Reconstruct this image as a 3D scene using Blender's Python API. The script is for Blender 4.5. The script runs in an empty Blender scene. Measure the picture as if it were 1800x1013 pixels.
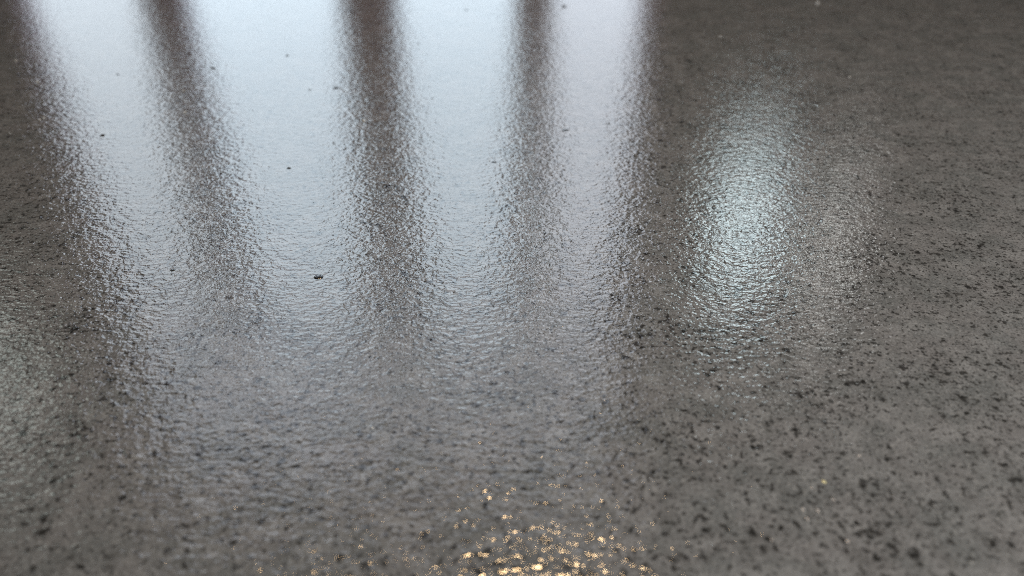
import bpy, bmesh, math, random
from mathutils import Vector, Matrix

S = bpy.context.scene
COL = S.collection
random.seed(7)

# ------------------------------------------------------------------ camera
PITCH = math.radians(33.4)          # downward pitch
CAM_H = 0.15                        # lens height above the counter top (z = 0)
F_PX = 1413.0                       # focal length in pixels of the 1800 px wide photograph
cam_d = bpy.data.cameras.new('camera')
cam_d.sensor_width = 36.0
cam_d.lens = F_PX / 1800 * 36.0
cam_d.clip_start = 0.005
cam_d.clip_end = 100.0
cam_d.dof.use_dof = True
cam_d.dof.focus_distance = 0.283
cam_d.dof.aperture_fstop = 8.8
cam = bpy.data.objects.new('camera', cam_d)
cam.location = (0, 0, CAM_H)
cam.rotation_euler = (math.pi / 2 - PITCH, 0, 0)
COL.objects.link(cam)
S.camera = cam

# ------------------------------------------------------------------ world, lamps, exposure
W = bpy.data.worlds.new('World')
S.world = W
W.use_nodes = True
bg = W.node_tree.nodes['Background']
bg.inputs['Color'].default_value = (0.98, 1.0, 0.97, 1)
bg.inputs['Strength'].default_value = 0.025


def area_lamp(name, loc, target, size, power, colour, shape='DISK'):
    d = bpy.data.lights.new(name, 'AREA')
    d.shape = shape
    d.size = size
    d.energy = power
    d.color = colour
    o = bpy.data.objects.new(name, d)
    o.location = loc
    o.rotation_euler = (Vector(target) - Vector(loc)).to_track_quat('-Z', 'Y').to_euler()
    COL.objects.link(o)
    return o


# added fill light above and behind the camera; two small warm ceiling spots in front
area_lamp('fill_light', (0.44, -0.17, 0.52), (0.14, 0.13, 0), 0.30, 3.9, (0.99, 1.0, 0.99))
area_lamp('warm_spot', (0.080, 0.86, 1.50), (0.05, 0.1, 0), 0.20, 4.4, (1.0, 0.67, 0.35))
area_lamp('warm_spot', (-0.33, 0.84, 1.52), (0.0, 0.1, 0), 0.11, 0.9, (1.0, 0.67, 0.36))

S.view_settings.view_transform = 'Standard'
S.view_settings.look = 'None'
S.view_settings.exposure = 0.0
S.view_settings.gamma = 1.0
S.cycles.use_denoising = False
S.cycles.max_bounces = 6
S.cycles.pixel_filter_type = 'BLACKMAN_HARRIS'
S.cycles.filter_width = 1.0
S.cycles.sample_clamp_indirect = 8.0


# ------------------------------------------------------------------ node helpers
class NT:
    def __init__(self, name):
        self.m = bpy.data.materials.new(name)
        self.m.use_nodes = True
        self.t = self.m.node_tree
        self.t.nodes.clear()
        self.out = self.t.nodes.new('ShaderNodeOutputMaterial')

    def n(self, typ, ins=None, **props):
        nd = self.t.nodes.new(typ)
        for k, v in props.items():
            setattr(nd, k, v)
        for k, v in (ins or {}).items():
            s = nd.inputs[k]
            if hasattr(v, 'is_output') or isinstance(v, bpy.types.NodeSocket):
                self.t.links.new(v, s)
            else:
                s.default_value = v
        return nd

    def math(self, op, a, b=0.0, c=0.0, clamp=False):
        return self.n('ShaderNodeMath', {0: a, 1: b, 2: c}, operation=op, use_clamp=clamp).outputs[0]

    def ramp(self, v, lo, hi, a=0.0, b=1.0):
        return self.n('ShaderNodeMapRange', {'Value': v, 'From Min': lo, 'From Max': hi, 'To Min': a, 'To Max': b},
                      interpolation_type='SMOOTHSTEP').outputs['Result']

    def noise(self, vec, scale, detail=2.0, rough=0.5, dist=0.0):
        return self.n('ShaderNodeTexNoise', {'Vector': vec, 'Scale': scale, 'Detail': detail, 'Roughness': rough,
                                             'Distortion': dist}).outputs['Fac']

    def mix(self, f, a, b):
        nd = self.n('ShaderNodeMix', data_type='RGBA')
        for s, v in ((nd.inputs[0], f), (nd.inputs[6], a), (nd.inputs[7], b)):
            if isinstance(v, bpy.types.NodeSocket):
                self.t.links.new(v, s)
            else:
                s.default_value = v
        return nd.outputs[2]

    def shift(self, vec, d):
        return self.n('ShaderNodeVectorMath', {0: vec, 1: d}, operation='ADD').outputs[0]


def rgb(r, g, b):
    return (r, g, b, 1.0)


# ------------------------------------------------------------------ speckled stone
def stone_material():
    k = NT('speckled_stone')
    P = k.n('ShaderNodeTexCoord').outputs['Object']
    # cloudy ground colour
    c1 = k.noise(P, 55, 4, 0.6)
    c2 = k.noise(k.shift(P, (3, 1, 0)), 130, 3, 0.55)
    base = k.mix(k.ramp(c1, 0.36, 0.64), rgb(0.248, 0.240, 0.238), rgb(0.202, 0.206, 0.204))
    base = k.mix(k.ramp(c2, 0.42, 0.72, 0, 0.7), base, rgb(0.355, 0.351, 0.348))
    # fine grain
    g = k.noise(k.shift(P, (0, 5, 0)), 1500, 2, 0.6)
    base = k.mix(k.ramp(g, 0.44, 0.66, 0.0, 0.45), base, rgb(0.045, 0.042, 0.038))
    g2 = k.noise(k.shift(P, (8, 5, 0)), 900, 2, 0.6)
    base = k.mix(k.ramp(g2, 0.54, 0.70, 0.0, 0.45), base, rgb(0.46, 0.45, 0.43))
    # dark flecks, in drifts
    dens = k.noise(k.shift(P, (1, 9, 0)), 42, 3, 0.6)
    drift = k.math('SUBTRACT', dens, 0.5)
    haze = k.noise(k.shift(P, (6, 9, 2)), 150, 3, 0.6)
    base = k.mix(k.ramp(k.math('MULTIPLY_ADD', drift, 0.3, haze), 0.50, 0.72, 0, 0.32), base, rgb(0.095, 0.094, 0.088))
    f1 = k.noise(k.shift(P, (4, 4, 0)), 430, 2, 0.5)
    m1 = k.ramp(k.math('MULTIPLY_ADD', drift, 0.20, f1), 0.585, 0.66, 0, 0.85)
    base = k.mix(m1, base, rgb(0.030, 0.028, 0.026))
    f2 = k.noise(k.shift(P, (7, 2, 0)), 900, 2, 0.5)
    m2 = k.ramp(k.math('MULTIPLY_ADD', drift, 0.16, f2), 0.562, 0.66, 0, 0.85)
    base = k.mix(m2, base, rgb(0.032, 0.030, 0.028))
    # rounded black grains of two sizes, edges wobbling
    wob = k.n('ShaderNodeTexNoise', {'Vector': P, 'Scale': 520.0, 'Detail': 2.0}).outputs['Color']
    Pw = k.n('ShaderNodeVectorMath', {0: wob, 1: (0.0030, 0.0030, 0.0)}, operation='MULTIPLY').outputs[0]
    Pw = k.n('ShaderNodeVectorMath', {0: P, 1: Pw}, operation='ADD').outputs[0]
    for scale, off, few, rmax, dark in ((140.0, 0, 0.36, 0.20, 0.95), (215.0, 3, 0.32, 0.22, 0.95), (340.0, 6, 0.34, 0.26, 0.97)):
        v = k.n('ShaderNodeTexVoronoi', {'Vector': k.shift(Pw, (off, off, 0)), 'Scale': scale, 'Randomness': 1.0},
                feature='F1')
        rnd = k.n('ShaderNodeSeparateColor', {0: v.outputs['Color']}).outputs[0]
        pick = k.math('MULTIPLY_ADD', drift, 0.6, rnd)
        rad = k.n('ShaderNodeMapRange', {'Value': pick, 'From Min': few, 'From Max': 1.0, 'To Min': -0.06,
                                         'To Max': rmax}).outputs[0]
        d = k.math('SUBTRACT', v.outputs['Distance'], rad)
        base = k.mix(k.ramp(d, -0.07, 0.03, dark, 0.0), base, rgb(0.016, 0.015, 0.014))
        base = k.mix(k.ramp(d, 0.0, 0.26, 0.22, 0.0), base, rgb(0.05, 0.048, 0.044))

    # relief: orange-peel lacquer, facets, pits
    # (the lacquer was rolled on: its ripples run a little longer one way than the other)
    Pr = k.n('ShaderNodeVectorMath', {0: P, 1: (0.78, 1.08, 1.0)}, operation='MULTIPLY').outputs[0]
    h1 = k.noise(k.shift(Pr, (2, 2, 3)), 620, 2.0, 0.5)
    h2 = k.noise(k.shift(Pr, (5, 2, 3)), 300, 2, 0.5)
    h3 = k.math('SUBTRACT', k.noise(k.shift(Pr, (9, 4, 3)), 1250, 1.0, 0.5), 0.5)
    h3 = k.math('MULTIPLY', k.math('MULTIPLY', h3, h3), h3)
    vf = k.n('ShaderNodeTexVoronoi', {'Vector': Pw, 'Scale': 640.0, 'Randomness': 1.0}, feature='F1')
    pit = k.n('ShaderNodeTexVoronoi', {'Vector': k.shift(P, (1, 3, 0)), 'Scale': 420.0}, feature='F1').outputs['Distance']
    pit = k.ramp(pit, 0.0, 0.16, -1.0, 0.0)
    h = k.math('MULTIPLY_ADD', h2, 1.7, k.math('MULTIPLY', h1, 1.4))
    h = k.math('MULTIPLY_ADD', vf.outputs['Distance'], 0.40, h)
    h = k.math('MULTIPLY_ADD', pit, 0.22, h)
    h = k.math('MULTIPLY_ADD', h3, 10.0, h)
    bump = k.n('ShaderNodeBump', {'Height': h, 'Strength': 1.0, 'Distance': 0.000090})
    p = k.n('ShaderNodeBsdfPrincipled', {'Base Color': base, 'Roughness': 0.035, 'IOR': 2.1,
                                         'Normal': bump.outputs[0]})
    k.t.links.new(p.outputs[0], k.out.inputs[0])
    return k.m


def plain(name, col, rough=0.6, grain=120.0):
    k = NT(name)
    P = k.n('ShaderNodeTexCoord').outputs['Object']
    c = k.mix(k.noise(P, grain, 3), rgb(*[x * 0.7 for x in col]), rgb(*[min(1, x * 1.25) for x in col]))
    p = k.n('ShaderNodeBsdfPrincipled', {'Base Color': c, 'Roughness': rough})
    k.t.links.new(p.outputs[0], k.out.inputs[0])
    return k.m


def daylight(name, col, strength):
    k = NT(name)
    e = k.n('ShaderNodeEmission', {'Color': rgb(*col), 'Strength': strength})
    k.t.links.new(e.outputs[0], k.out.inputs[0])
    return k.m


# ------------------------------------------------------------------ mesh helpers
def link(name, bm, mat, parent=None, smooth=False):
    me = bpy.data.meshes.new(name)
    bm.to_mesh(me)
    bm.free()
    me.materials.append(mat)
    if smooth:
        for f in me.polygons:
            f.use_smooth = True
    o = bpy.data.objects.new(name, me)
    COL.objects.link(o)
    if parent:
        o.parent = parent
    return o


def box_bm(x0, x1, y0, y1, z0, z1, bevel=0.0):
    bm = bmesh.new()
    bmesh.ops.create_cube(bm, size=1.0)
    for v in bm.verts:
        v.co = Vector(((x0 + x1) / 2 + v.co.x * (x1 - x0), (y0 + y1) / 2 + v.co.y * (y1 - y0),
                       (z0 + z1) / 2 + v.co.z * (z1 - z0)))
    if bevel:
        bmesh.ops.bevel(bm, geom=bm.edges[:], offset=bevel, segments=3, affect='EDGES')
    return bm


def tag(o, label, cat, group=None):
    o['label'] = label
    o['category'] = cat
    if group:
        o['group'] = group
    return o


def empty(name, loc=(0, 0, 0)):
    o = bpy.data.objects.new(name, None)
    o.location = loc
    COL.objects.link(o)
    return o


# ------------------------------------------------------------------ the counter slab
stone = stone_material()
slab = link('stone_countertop', box_bm(-1.3, 1.3, -0.25, 1.75, -0.04, 0.0, 0.003), stone)
tag(slab, 'glossy grey-brown speckled stone countertop with dark mineral grains and rippled sheen', 'countertop')

# ------------------------------------------------------------------ windows and added glow panels mirrored in the counter
frame_mat = plain('red_brown_frame', (0.50, 0.33, 0.45), 0.5)
WY = 2.0                                     # wall line of the windows, metres in front of the lens


def window(name, label, panes, z0, z1, edge, group=None):
    """panes: list of (x0, x1, material)"""
    xs = [p[0] for p in panes] + [p[1] for p in panes]
    w = tag(empty(name, (sum(xs) / len(xs), WY, z0)), label, 'window', group)
    inv = Matrix.Translation(-w.location)

    def part(pn, bm, mat):
        bm.transform(inv)
        return link(pn, bm, mat, w)
    part('sill', box_bm(min(xs) - edge, max(xs) + edge, WY - 0.05, WY + 0.03, z0 - 0.05, z0), frame_mat)
    part('head', box_bm(min(xs) - edge, max(xs) + edge, WY - 0.03, WY + 0.03, z1, z1 + 0.05), frame_mat)
    bars = [(min(xs) - edge, min(xs))] + [(a[1], b[0]) for a, b in zip(panes, panes[1:])] + [(max(xs), max(xs) + edge)]
    for a, b in bars:
        part('mullion', box_bm(a, b, WY - 0.03, WY + 0.03, z0, z1), frame_mat)
    for a, b, m in panes:
        part('pane', box_bm(a, b, WY, WY + 0.006, z0, z1), m)
    return w


sky_a = daylight('daylight_grey', (0.77, 0.88, 0.98), 2.2)
sky_b = daylight('daylight_blue', (0.74, 0.88, 1.0), 2.6)
sky_c = daylight('daylight_white', (0.79, 0.87, 0.98), 2.2)
sky_d = daylight('daylight_teal', (0.77, 0.95, 1.0), 4.2)
glow_e = daylight('upper_glow', (0.80, 0.88, 1.0), 1.0)
glow_h = daylight('upper_glow_bright', (0.78, 0.87, 1.0), 1.4)
glow_f = daylight('streak_glow_warm', (0.96, 1.0, 0.97), 2.3)
sky_g = daylight('daylight_dim_green', (0.88, 1.0, 0.94), 1.5)
window('wide_window', 'wide four-pane window with red-brown mullions facing the counter',
       [(-1.152, -0.884, sky_a), (-0.774, -0.411, sky_b), (-0.274, 0.007, sky_b), (0.096, 0.308, sky_c)],
       0.08, 1.29, 0.05)
window('upper_glow_panels', 'low added glow panels above the wide window',
       [(-1.17, -0.52, glow_h), (-0.515, 0.32, glow_e)], 1.36, 1.88, 0.02)  # added glow above the panes, carries their sheen further down the stone
window('small_window', 'small high single-pane window with cool daylight beside the wide one',
       [(0.555, 0.745, sky_d)], 0.78, 1.13, 0.02)
window('narrow_glow_panel', 'narrow dim added glow panel next to the small window', [(0.86, 0.955, glow_f)], 0.84, 1.22, 0.02)  # added glow for the faint streak, not a known window
window('side_window', 'narrow high window with dim greenish daylight at the far end of the wall',
       [(-1.80, -1.52, sky_g)], 1.28, 1.72, 0.02)

# ------------------------------------------------------------------ crumbs, dust and droplets lying on the counter


def at(px, py):
    """point of the counter top seen at a pixel of the 1800 x 1013 photograph, and metres per pixel there"""
    r, u = (px - 900) / F_PX, (506.5 - py) / F_PX
    d = Vector((r, math.cos(PITCH) + u * math.sin(PITCH), -math.sin(PITCH) + u * math.cos(PITCH)))
    t = CAM_H / -d.z
    return Vector((d.x * t, d.y * t, 0)), t / F_PX


def crumb_bm(seed, sx, sy, sz):
    rnd = random.Random(seed)
    bm = bmesh.new()
    bmesh.ops.create_icosphere(bm, subdivisions=2, radius=1.0)
    ph = [rnd.uniform(0, 6.28) for _ in range(6)]
    for v in bm.verts:
        c = v.co.copy()
        k = 1 + 0.22 * math.sin(3.1 * c.x + ph[0]) + 0.2 * math.sin(4.3 * c.y + ph[1]) + 0.15 * math.sin(5 * c.z + ph[2]) \
            + rnd.uniform(-0.12, 0.12)
        v.co = Vector((c.x * sx * k, c.y * sy * k, max(-0.35, c.z * k) * sz + 0.35 * sz))
    return bm


dark_mat = plain('dark_crumb', (0.035, 0.032, 0.030), 0.7, 900)
white_mat = plain('white_dust', (0.80, 0.79, 0.76), 0.5, 900)
gold_mat = plain('golden_glint', (0.90, 0.76, 0.45), 0.25, 900)
pale_mat = plain('pale_glint', (0.62, 0.57, 0.53), 0.3, 900)

on_pane = {'a': 'outermost greyish pane reflection beside dark stone',
           'b': 'broadest bright bluish window reflection', 'c': 'bluish window reflection between two dark bars',
           'd': 'narrowest whitish window reflection', 'n': 'dark stone beside the window reflections'}
for i, (px, py, w, pl) in enumerate([(374, 120, 8, 'b'), (505, 98, 6, 'b'), (590, 155, 9, 'b'), (180, 238, 9, 'a'),
                                     (508, 296, 8, 'b'), (992, 12, 9, 'd'), (207, 131, 5, 'a'), (735, 77, 5, 'c'),
                                     (1070, 218, 5, 'd'), (760, 173, 4, 'c'), (545, 158, 5, 'b'), (820, 18, 5, 'c')]):
    p, m = at(px, py)
    o = link('dark_crumb', crumb_bm(i, w * m * 0.5, w * m * 0.36, w * m * 0.12), dark_mat, smooth=True)
    o.location = p
    o.rotation_euler.z = (i * 1.7) % 0.9 - 0.45
    tag(o, 'tiny flat dark crumb on the ' + on_pane[pl], 'crumb', 'dark crumbs scattered on the countertop')
on_dark = {'l': 'dark stone beyond the wide window reflection', 'm': 'narrow dark bar beside the broadest reflection',
           'w': 'widest dark bar in the window reflection', 'r': 'dark stone above the small round reflection',
           's': 'grey stone near the warm golden sparkles'}
for i, (px, py, w, pl) in enumerate([(66, 145, 5, 'l'), (70, 211, 4, 'l'), (77, 208, 5, 'l'), (28, 107, 4, 'l'),
                                     (323, 160, 5, 'm'), (325, 198, 5, 'm'), (639, 213, 6, 'w'), (1266, 65, 5, 'r'),
                                     (1437, 6, 6, 'r'), (1493, 136, 4, 'r'), (17, 234, 3, 'l'), (655, 753, 5, 's'),
                                     (874, 786, 4, 's'), (776, 798, 4, 's'), (983, 808, 4, 's')]):
    p, m = at(px, py)
    o = link('dust_grain', crumb_bm(50 + i, w * m * 0.45, w * m * 0.45, w * m * 0.3), white_mat, smooth=True)
    o.location = p
    o.rotation_euler.z = i * 2.3
    tag(o, 'tiny white dust grain on the ' + on_dark[pl], 'dust grain', 'white dust grains scattered on the countertop')
for i, (px, py, w) in enumerate([(1448, 847, 11), (1427, 858, 6), (1437, 898, 9), (1356, 949, 6), (1465, 878, 6),
                                 (1419, 912, 8), (1412, 896, 7), (1510, 801, 6), (1490, 952, 8)]):  # sparkles and scratch glints, put into the colour of small flecks
    p, m = at(px, py)
    o = link('golden_glint' if i == 0 else 'pale_glint', crumb_bm(90 + i, w * m * 0.5, w * m * 0.28, w * m * 0.08),
             gold_mat if i == 0 else pale_mat, smooth=False)
    o.location = p
    o.rotation_euler.z = -0.9 + 0.5 * math.sin(i * 2.1)
    if i == 0:
        tag(o, 'tiny golden flake painted beside pale glints in the dark-grained stone', 'glint')
    else:
        tag(o, 'tiny pale flake near the golden flake painted on the dark-grained stone', 'glint',
            'pale glints clustered on the countertop')


def droplet_bm(r, h):
    bm = bmesh.new()
    rings, seg = 7, 24
    rows = []
    for j in range(rings):
        a = j / rings
        rr, z = r * (1 - a), h * (1 - (1 - a) ** 2) ** 0.8
        rows.append([bm.verts.new((rr * math.cos(6.2832 * q / seg) * (1 + 0.05 * math.sin(3 * q)),
                                   rr * math.sin(6.2832 * q / seg), z)) for q in range(seg)])
    top = bm.verts.new((0, 0, h))
    for A, B in zip(rows, rows[1:]):
        for q in range(seg):
            bm.faces.new((A[q], A[(q + 1) % seg], B[(q + 1) % seg], B[q]))
    for q in range(seg):
        bm.faces.new((rows[-1][q], rows[-1][(q + 1) % seg], top))
    bm.faces.new(rows[0][::-1])
    return bm


k = NT('clear_dark_droplet')
pr = k.n('ShaderNodeBsdfPrincipled', {'Base Color': rgb(0.02, 0.02, 0.02), 'Roughness': 0.035, 'IOR': 1.6})
k.t.links.new(pr.outputs[0], k.out.inputs[0])
for i, (px, py, w, lab) in enumerate([
        (560, 487, 17, 'round dark droplet with a bright rim, largest on the window reflection'),
        (994, 229, 11, None), (304, 475, 9, None), (868, 285, 8, None)]):
    p, m = at(px, py)
    o = link('droplet', droplet_bm(w * m * 0.5, w * m * 0.10), k.m, smooth=True)
    o.location = p
    tag(o, lab or 'very small dark glossy droplet on the window reflection', 'droplet', 'droplets dried on the countertop')
